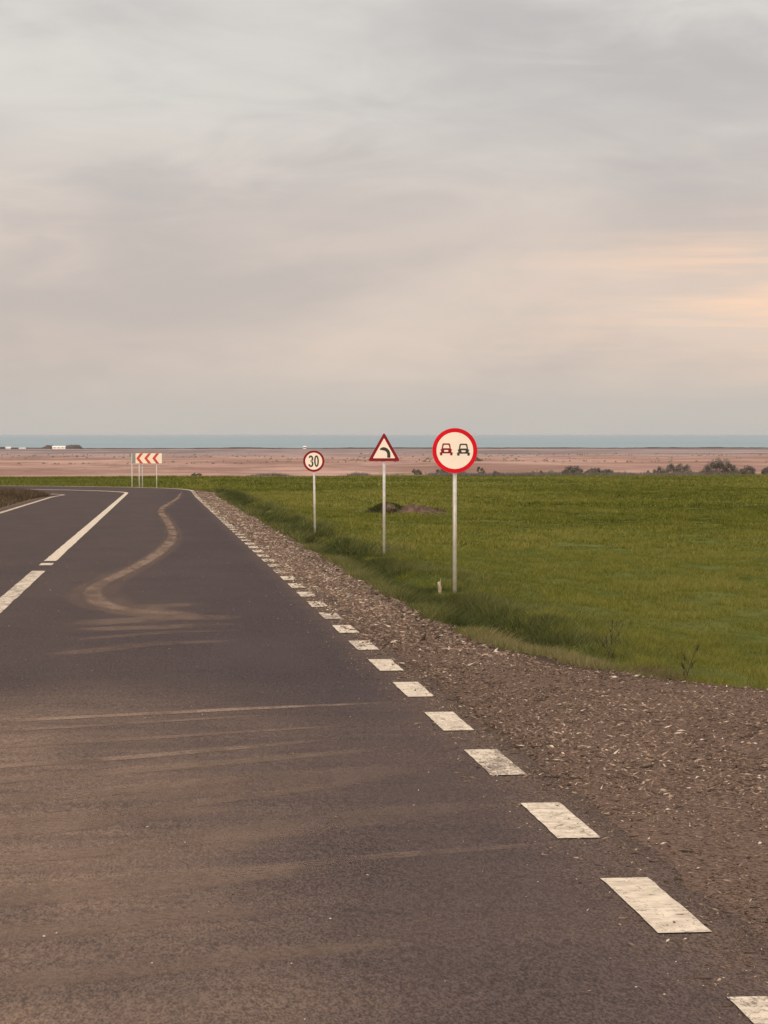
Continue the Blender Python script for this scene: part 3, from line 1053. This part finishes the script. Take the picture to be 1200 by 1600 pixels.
# speed limit 30 -----------------------------------------------------------
o = sign_root('speed_limit_sign', 4.40, 65.6, R(-5), 'small round red rimmed sign reading 30', 2.2, R(-0.9))
Rs, zc = .305, 1.6 - 42.5 / 3600 * 65.7 - ground_at(4.40, 65.6)
clamps(o, (zc - .15, zc + .1))
poly_prism('sign_plate', place(0, zc, [circle(Rs, 56)]), .012, MATS['sign_back_grey'], o, PL)
poly_prism('border', place(0, zc, [circle(Rs - .002, 56), circle(Rs - .062, 56)]), .003, MATS['sign_red_faded'], o, PL - .012)
poly_prism('face', place(0, zc, [circle(Rs - .0625, 56)]), .0025, MATS['sign_white'], o, PL - .012)
hz = .155
n3 = []
for i in range(13):
    a = R(160) - R(250) * i / 12
    n3.append((-.082 + .046 * math.cos(a), .072 + .071 * math.sin(a)))
n3 = n3[:11] + [(-.085, .006)]
for i in range(14):
    a = R(85) - R(255) * i / 13
    n3.append((-.084 + .052 * math.cos(a), -.072 + .074 * math.sin(a)))
poly_prism('numeral', place(0, zc, [stroke(n3, .046)]), .002, MATS['sign_black'], o, PL - .0145)
poly_prism('numeral', place(.078, zc, [circle(1, 32, 0, 0, .068, .166), circle(1, 32, 0, 0, .025, .118)]), .002, MATS['sign_black'], o, PL - .0145)


# chevron boards -----------------------------------------------------------
def chevron_board(x, y, yaw, w, h, zlow, label, posts):
    o = empty('chevron_board', (x, y, ground_at(x, y)), yaw)
    tag(o, label, 'road sign')
    for px in posts:
        tube('post', .038, -.3, zlow + h - .06, MATS['galvanised_steel'], o, px, .055)
    box_mesh('board', -w / 2, w / 2, -.02, .0, zlow, zlow + h, MATS['sign_back_grey'], o, .004)
    poly_prism('face', [[(-w / 2 + .02, zlow + .02), (w / 2 - .02, zlow + .02), (w / 2 - .02, zlow + h - .02), (-w / 2 + .02, zlow + h - .02)]], .003, MATS['sign_white'], o, -.02)
    for k in range(3):
        cx = -w / 2 + .06 + k * w * .30
        tck = w * .115
        z0, z1, zm = zlow + .022, zlow + h - .022, zlow + h / 2
        d = w * .145
        poly_prism('chevron', [[(cx, zm), (cx + d, z0), (cx + d + tck, z0), (cx + tck, zm), (cx + d + tck, z1), (cx + d, z1)]], .003, MATS['sign_red_bright'], o, -.0232)
    return o


chevron_board(-0.78, 161.5, R(4), 1.86, .74, 2.27, 'white board with red chevrons pointing left at the bend', (-.66, .55))
chevron_board(-1.55, 163.2, R(122), 1.86, .74, 2.36, 'chevron board seen from behind, grey, left of the red and white one', (-.7, .7))

# wooden stake near the no overtaking sign
sx_, sy_ = 4.36, 35.8
o = empty('wooden_stake', (sx_, sy_, ground_at(sx_, sy_)))
o.rotation_euler = (R(3), R(-4), R(20))
tag(o, 'short splintered pale wooden stake beside the large round sign', 'stake')
bm = bmesh.new()
bmesh.ops.create_cube(bm, size=1, matrix=Matrix.Translation((0, 0, .04)) @ Matrix.Diagonal((.045, .035, .36, 1)))
bmesh.ops.subdivide_edges(bm, edges=[e for e in bm.edges if abs(e.verts[0].co.z - e.verts[1].co.z) > .1], cuts=3)
for v in bm.verts:
    v.co.x += random.uniform(-.006, .006)
    if v.co.z > .15:
        v.co.z += random.uniform(-.08, .05)
add_obj('shaft', bm_mesh('shaft', bm), MATS['weathered_wood'], o)
bm = bmesh.new()
bmesh.ops.create_cone(bm, cap_ends=True, segments=5, radius1=.012, radius2=.002, depth=.10, matrix=Matrix.Translation((.022, 0, .22)) @ Matrix.Rotation(R(12), 4, 'Y'))
add_obj('splinter', bm_mesh('splinter', bm), MATS['weathered_wood'], o)

# ------------------------------------------------------------------ earth heap in the field
mx_, my_ = 10.35, 97.0
o = empty('earth_heap', (mx_, my_, ground_at(mx_, my_)))
tag(o, 'low heap of brown earth with dark grassy left end in the field', 'earth heap')


def heap(name, cx, rx, ry, h, mat, seed, parent):
    n_, m_ = 26, 44
    V = [(cx, 0, h)]
    for i in range(1, n_ + 1):
        q = i / n_
        for j in range(m_):
            a = 2 * math.pi * j / m_
            px, py = rx * q * math.cos(a), ry * q * math.sin(a)
            nn = float(fbm(np.array([px * 2.2 + 40]), np.array([py * 2.2 + 40]), seed, 4)[0])
            hh = h * (1 - q * q) ** 1.1 * (.55 + .9 * nn) - .08 * q
            V.append((cx + px * (.85 + .3 * nn), py, hh))
    F = [(0, 1 + j, 1 + (j + 1) % m_) for j in range(m_)]
    for i in range(n_ - 1):
        for j in range(m_):
            a_, b_ = 1 + i * m_ + j, 1 + i * m_ + (j + 1) % m_
            F += [(a_, a_ + m_, b_ + m_), (a_, b_ + m_, b_)]
    return add_obj(name, np_mesh(name, V, F), mat, parent)


heap('soil', .35, 1.75, 1.3, .36, MATS['earth'], 3, o)
heap('soil', -.75, 1.05, 1.0, .50, MATS['earth'], 8, o)
# weeds over the left end
n_ = 2600
a = rng.uniform(0, 2 * np.pi, n_); q = np.sqrt(rng.random(n_))
x = -.75 + 1.0 * q * np.cos(a); y = .95 * q * np.sin(a)
z = .46 * (1 - q * q) - .03
v, f, tn = blades(x, y, z, rng.uniform(.03, .14, n_), rng.uniform(.02, .05, n_), np.clip(rng.normal(.16, .14, n_), 0, 1), (-.2, 0), .7)
w_ = add_obj('weeds', np_mesh('weeds', v, f, {'tint': tn}), MATS['verge_grass'], o)
w_['kind'] = 'stuff'
n_ = 500
x = rng.uniform(-.2, 1.7, n_); y = rng.normal(0, .3, n_)
v, f, tn = blades(x, y, .22 * (1 - (x - .35) ** 2 / 2.6), rng.uniform(.06, .2, n_), rng.uniform(.01, .03, n_), rng.random(n_), (.1, 0), .6)
w_ = add_obj('dry_stalks', np_mesh('dry_stalks', v, f, {'tint': tn}), MATS['dry_weed'], o)
w_['kind'] = 'stuff'


# ------------------------------------------------------------------ dry weed stalks by the side track
def twig_mesh(name, segs, mat, parent):
    """segs: list of (p0, p1, r0, r1)"""
    bm = bmesh.new()
    for p0, p1, r0, r1 in segs:
        p0, p1 = Vector(p0), Vector(p1)
        d = p1 - p0
        mt = Matrix.Translation((p0 + p1) / 2) @ d.to_track_quat('Z', 'Y').to_matrix().to_4x4()
        bmesh.ops.create_cone(bm, cap_ends=False, segments=5, radius1=r0, radius2=r1, depth=d.length, matrix=mt)
    return add_obj(name, bm_mesh(name, bm), mat, parent)


def dry_plant(x, y, h, lean, nbr, label, seed):
    rr = random.Random(seed)
    o = empty('dry_weed', (x, y, ground_at(x, y)))
    tag(o, label, 'weed', 'dry weeds by the side track')
    segs, p = [], Vector((0, 0, -.03))
    pts = [p]
    for i in range(7):
        p = p + Vector((lean * h / 7 + rr.uniform(-.015, .015), rr.uniform(-.02, .02), h / 7))
        pts.append(p)
    for i in range(7):
        segs.append((pts[i], pts[i + 1], .0042 - .0004 * i, .0038 - .0004 * i))
    twig_mesh('stem', segs, MATS['bark'], o)
    for k in range(nbr):
        i = rr.randint(0, 6)
        a = rr.uniform(0, 2 * math.pi)
        q = pts[i]
        ln = h * rr.uniform(.18, .4)
        mid = q + Vector((math.cos(a) * .5, math.sin(a) * .5, .7)) * ln * .6
        e_ = mid + Vector((math.cos(a) * .3, math.sin(a) * .3, .8)) * ln * .5
        br = twig_mesh('branch', [(q, mid, .0022, .0017), (mid, e_, .0017, .0009)], MATS['bark'], o)
        n_ = 9
        u = rng.random(n_)
        hp = np.array(mid)[None] * (1 - u)[:, None] + np.array(e_)[None] * u[:, None]
        v, f, tn = blades(hp[:, 0], hp[:, 1], hp[:, 2], rng.uniform(.01, .03, n_), rng.uniform(.006, .012, n_), rng.uniform(0, .6, n_), (0, 0), .9)
        add_obj('seed_head', np_mesh('seed_head', v, f, {'tint': tn}), MATS['dry_weed'], br)
    return o


dry_plant(4.20, 21.6, .62, .22, 9, 'taller bare dry weed stalk in the grass past the gravel', 1)
dry_plant(4.85, 21.0, .40, .25, 7, 'shorter bare dry weed in the grass, rightmost by the gravel', 2)
dry_plant(4.02, 21.5, .22, -.5, 6, 'small leaning dry weed at the foot of the tall stalk', 3)
# bleached tuft of dead grass
n_ = 1500
x = 4.45 + rng.normal(0, .22, n_); y = 21.2 + rng.normal(0, .35, n_)
v, f, tn = blades(x, y, height(x, y), rng.uniform(.05, .16, n_), rng.uniform(.004, .010, n_), np.clip(rng.normal(.75, .2, n_), 0, 1), (.3, 0), .7)
tag(add_obj('dead_grass', np_mesh('dead_grass', v, f, {'tint': tn}), MATS['dry_weed']), 'bleached patch of dead grass among green by the side track', 'grass', kind='stuff')


# ------------------------------------------------------------------ bushes along the far edge of the wheat
def bush(px_x, w, h, depth, label, dense=1.0, seed=0):
    """px_x: bearing, as photo column, used only to get the x position at that distance"""
    rr = np.random.default_rng(seed)
    psi = math.atan(350 / 3600)
    ang = math.atan((px_x - 600) / 3600) + psi
    x, y = depth * math.tan(ang), depth
    o = empty('bush', (x, y, ground_at(x, y)))
    tag(o, label, 'bush', 'bushes between the wheat and the reeds')
    nst = max(3, int(w * 1.6))
    for k in range(nst):
        bx = rr.uniform(-.38, .38) * w
        top = Vector((bx + rr.uniform(-.3, .3), rr.uniform(-.4, .4), h * rr.uniform(.6, .95)))
        kn = top * .6 + Vector((bx * .3, 0, 0))
        twig_mesh('stem', [(Vector((bx * .8, 0, -.2)), kn, .05, .03), (kn, top, .03, .012)], MATS['bark'], o)
    nc = int(max(5, w * 4))
    ccx = (-.44 + .88 * (np.arange(nc) + rr.random(nc)) / nc) * w
    env = np.sqrt(np.clip(1 - (ccx / (w * .52)) ** 2, .08, 1))
    ccz = h * env * rr.uniform(.10, .95, nc)
    ccy = rr.uniform(-.3, .3, nc) * w * .5
    n_ = int(200 * nc * dense)
    pick = rr.integers(0, nc, n_)
    rad = (.10 + .16 * rr.random(nc)) * min(w, h * 1.6)
    dv = rr.normal(0, 1, (n_, 3)); dv /= np.linalg.norm(dv, axis=1)[:, None]
    rq = rr.random(n_) ** .45
    c = np.stack([ccx[pick], ccy[pick], ccz[pick]], -1) + dv * (rad[pick] * rq)[:, None]
    c[:, 2] = np.clip(c[:, 2], .02, None)
    sz = rr.uniform(.06, .15, n_)
    e1 = rr.normal(0, 1, (n_, 3)); e1 /= np.linalg.norm(e1, axis=1)[:, None]
    e2 = np.cross(e1, rr.normal(0, 1, (n_, 3))); e2 /= np.linalg.norm(e2, axis=1)[:, None]
    v = np.stack([c - e1 * sz[:, None], c + e1 * sz[:, None], c + e2 * sz[:, None] * 1.3], 1).reshape(-1, 3)
    ctint = rr.uniform(.15, .8, nc)
    tn = np.clip(ctint[pick] + rr.normal(0, .15, n_), 0, 1)
    add_obj('crown', np_mesh('crown', v, np.arange(n_ * 3).reshape(-1, 3), {'tint': np.repeat(tn, 3)}), MATS['bush_leaf'], o)
    return o


BU = [(651, 2.0, 1.1, 452, 'small bush left of the large round sign, behind the wheat', .7),
      (704, 6.0, 1.7, 455, 'wide grey bush just behind the post of the large round sign', .9),
      (751, 1.8, 2.0, 453, 'small upright bush right of the large round sign', .9),
      (777, 2.2, 1.0, 450, 'low green bush a little right of the large round sign', .8),
      (840, 3.6, 0.9, 452, 'low flat bush between the round sign and the long hedge bush', .7),
      (893, 4.6, 1.7, 451, 'taller left end of the long low row of bushes', .9),
      (936, 6.2, 1.2, 452, 'low right end of the long low row of bushes', .9),
      (1030, 2.4, 1.5, 454, 'small pale bush left of the two big right hand bushes', .6),
      (1057, 6.4, 2.0, 455, 'sparse wide bush left of the biggest bush', .7),
      (1124, 8.0, 2.7, 452, 'biggest dark bush at the far right edge of the wheat', 1.0),
      (1168, 3.4, 1.7, 450, 'bush right of the biggest dark bush', .8),
      (1198, 2.0, 1.3, 450, 'bush cut off by the right edge of the picture', .8),
      (307, 2.4, 0.6, 452, 'small low bush beyond the right edge of the road bend', .7),
      (735, 8.0, 1.7, 720, 'hazy bush out in the reeds right of the large round sign', .4)]
for i, (bx, w_, h_, dp, lb, dn) in enumerate(BU):
    bush(bx, w_, h_, dp, lb, dn, 100 + i)


# ------------------------------------------------------------------ far shore
def bearing(px_x, depth):
    ang = math.atan((px_x - 600) / 3600) + math.atan(350 / 3600)
    return depth * math.tan(ang)


def scrub(name, px0, px1, depth, hmax, label, seed, humps=None):
    """a long low mass of shore scrub with an uneven top, front and back"""
    x0, x1 = bearing(px0, depth), bearing(px1, depth)
    n_ = max(20, int((x1 - x0) / 4))
    xs = np.linspace(x0, x1, n_)
    hh = hmax * (.25 + .9 * fbm(xs * .02, xs * 0 + seed, seed, 4)) * np.minimum(1, np.minimum(np.arange(n_), np.arange(n_)[::-1]) / 5)
    gz = height(xs, np.full(n_, depth))
    V, F = [], []
    sec = [(-14, -.6), (-9, .55), (-3, .95), (3, 1.0), (9, .6), (14, -.6)]
    for k, (dy2, f_) in enumerate(sec):
        jit = rng.normal(0, .15, n_) * hmax * .5
        V.append(np.stack([xs, depth + dy2 + rng.normal(0, 1, n_), gz + np.where(f_ > 0, hh * f_ + jit * min(f_, 1) * .6, -1.0)], -1))
    V = np.concatenate(V)
    for k in range(len(sec) - 1):
        for i in range(n_ - 1):
            F.append((k * n_ + i, k * n_ + i + 1, (k + 1) * n_ + i + 1, (k + 1) * n_ + i))
    return tag(add_obj(name, np_mesh(name, V, F), MATS['coast_scrub']), label, 'scrub', kind='stuff')


scrub('shore_scrub', -300, 1500, 2880, 1.9, 'thin dark line of scrub along the distant shore', 5)
scrub('dune_scrub', 62, 100, 2820, 8.5, 'dark hump of scrub on the shore above the white hall', 6)
scrub('dune_scrub', 96, 132, 2830, 6.0, 'lower dark hump of scrub right of the white hall', 7)
scrub('dune_scrub', -10, 12, 2830, 5.0, 'dark scrub on the shore at the left edge', 8)


def hall(px_x, depth, w, d, h, roof, label):
    x = bearing(px_x, depth)
    o = empty('white_hall', (x, depth, ground_at(x, depth) + .3), R(3))
    tag(o, label, 'building', 'white buildings on the shore')
    box_mesh('wall', -w / 2, w / 2, -d / 2, d / 2, -1, h, MATS['white_render'], o)
    bm = bmesh.new()
    vs = [bm.verts.new(c) for c in [(-w / 2 - .3, -d / 2 - .4, h), (w / 2 + .3, -d / 2 - .4, h), (w / 2 + .3, d / 2 + .4, h), (-w / 2 - .3, d / 2 + .4, h), (-w / 2 - .3, 0, h + roof), (w / 2 + .3, 0, h + roof)]]
    for q in [(0, 1, 5, 4), (2, 3, 4, 5), (1, 2, 5), (3, 0, 4), (3, 2, 1, 0)]:
        bm.faces.new([vs[i] for i in q])
    add_obj('roof', bm_mesh('roof', bm), MATS['white_render'], o)
    for k in range(3):
        xx = -w * .3 + k * w * .3
        box_mesh('window', xx - .6, xx + .6, -d / 2 - .05, -d / 2 + .02, h * .4, h * .75, MATS['window_glass'], o)
    return o


hall(92, 2790, 15.5, 8, 2.4, 1.2, 'long low white hall on the shore below the dark hump')
hall(13, 2790, 6, 5, 1.5, .9, 'small white house on the shore at the left edge')
hall(35, 2790, 8, 5, 0.9, .5, 'low pale shed on the shore between the two white buildings')
hall(476, 2790, 3.2, 3, 2.4, 1.0, 'tiny white hut on the shore above the 30 sign')

# ------------------------------------------------------------------ loose stones on the carriageway
bm = bmesh.new()
bmesh.ops.create_icosphere(bm, subdivisions=1, radius=1.0)
for v in bm.verts:
    v.co *= random.uniform(.75, 1.15)
    v.co.z *= .65
stone_me = bm_mesh('stone', bm)
stone_me.materials.append(MATS['pale_stone'])
ST = [(68, 1462, 7, 'pale stone on the near asphalt, larger of a close pair at the left'),
      (87, 1457, 5, 'pale stone on the near asphalt, smaller of a close pair at the left'),
      (235, 1507, 5, 'lone pale stone lowest on the left half of the near asphalt'),
      (515, 1443, 5, 'pale stone alone in the middle of the near asphalt'),
      (287, 1318, 4, 'pale stone among the dusty tyre streaks of the near lane'),
      (1005, 1563, 5, 'pale stone between the two nearest edge line dashes')]
for u, v, s, lb in ST:
    yy = 5760 / (v - 724)
    xx = (u - 250) / (v - 724) * 1.6
    r = s * yy / 3600 * .5
    so = bpy.data.objects.new('loose_stone', stone_me)
    COL.objects.link(so)
    so.scale = (r * random.uniform(.8, 1.3), r * random.uniform(.8, 1.2), r)
    so.rotation_euler = (0, 0, random.uniform(0, 6))
    so.location = (xx, yy, float(base_z(yy)) + r * .5)
    tag(so, lb, 'stone', 'loose stones on the asphalt')

# ------------------------------------------------------------------ haze over the plain and the sea
m = bpy.data.materials.new('haze_air')
m.use_nodes = True
nt = m.node_tree
nt.nodes.clear()
pv = nt.nodes.new('ShaderNodeVolumePrincipled')
pv.inputs['Color'].default_value = (0.90, 0.90, 0.92, 1)
pv.inputs['Density'].default_value = 0.00002
pv.inputs['Anisotropy'].default_value = 0.2
oo = nt.nodes.new('ShaderNodeOutputMaterial')
nt.links.new(pv.outputs[0], oo.inputs['Volume'])
hz_o = box_mesh('haze', -62000, 62000, -60, 92000, SEA_Z - 6, 4.0, m, None)
tag(hz_o, 'thin pale haze lying over the plain and the sea', 'haze', kind='stuff')
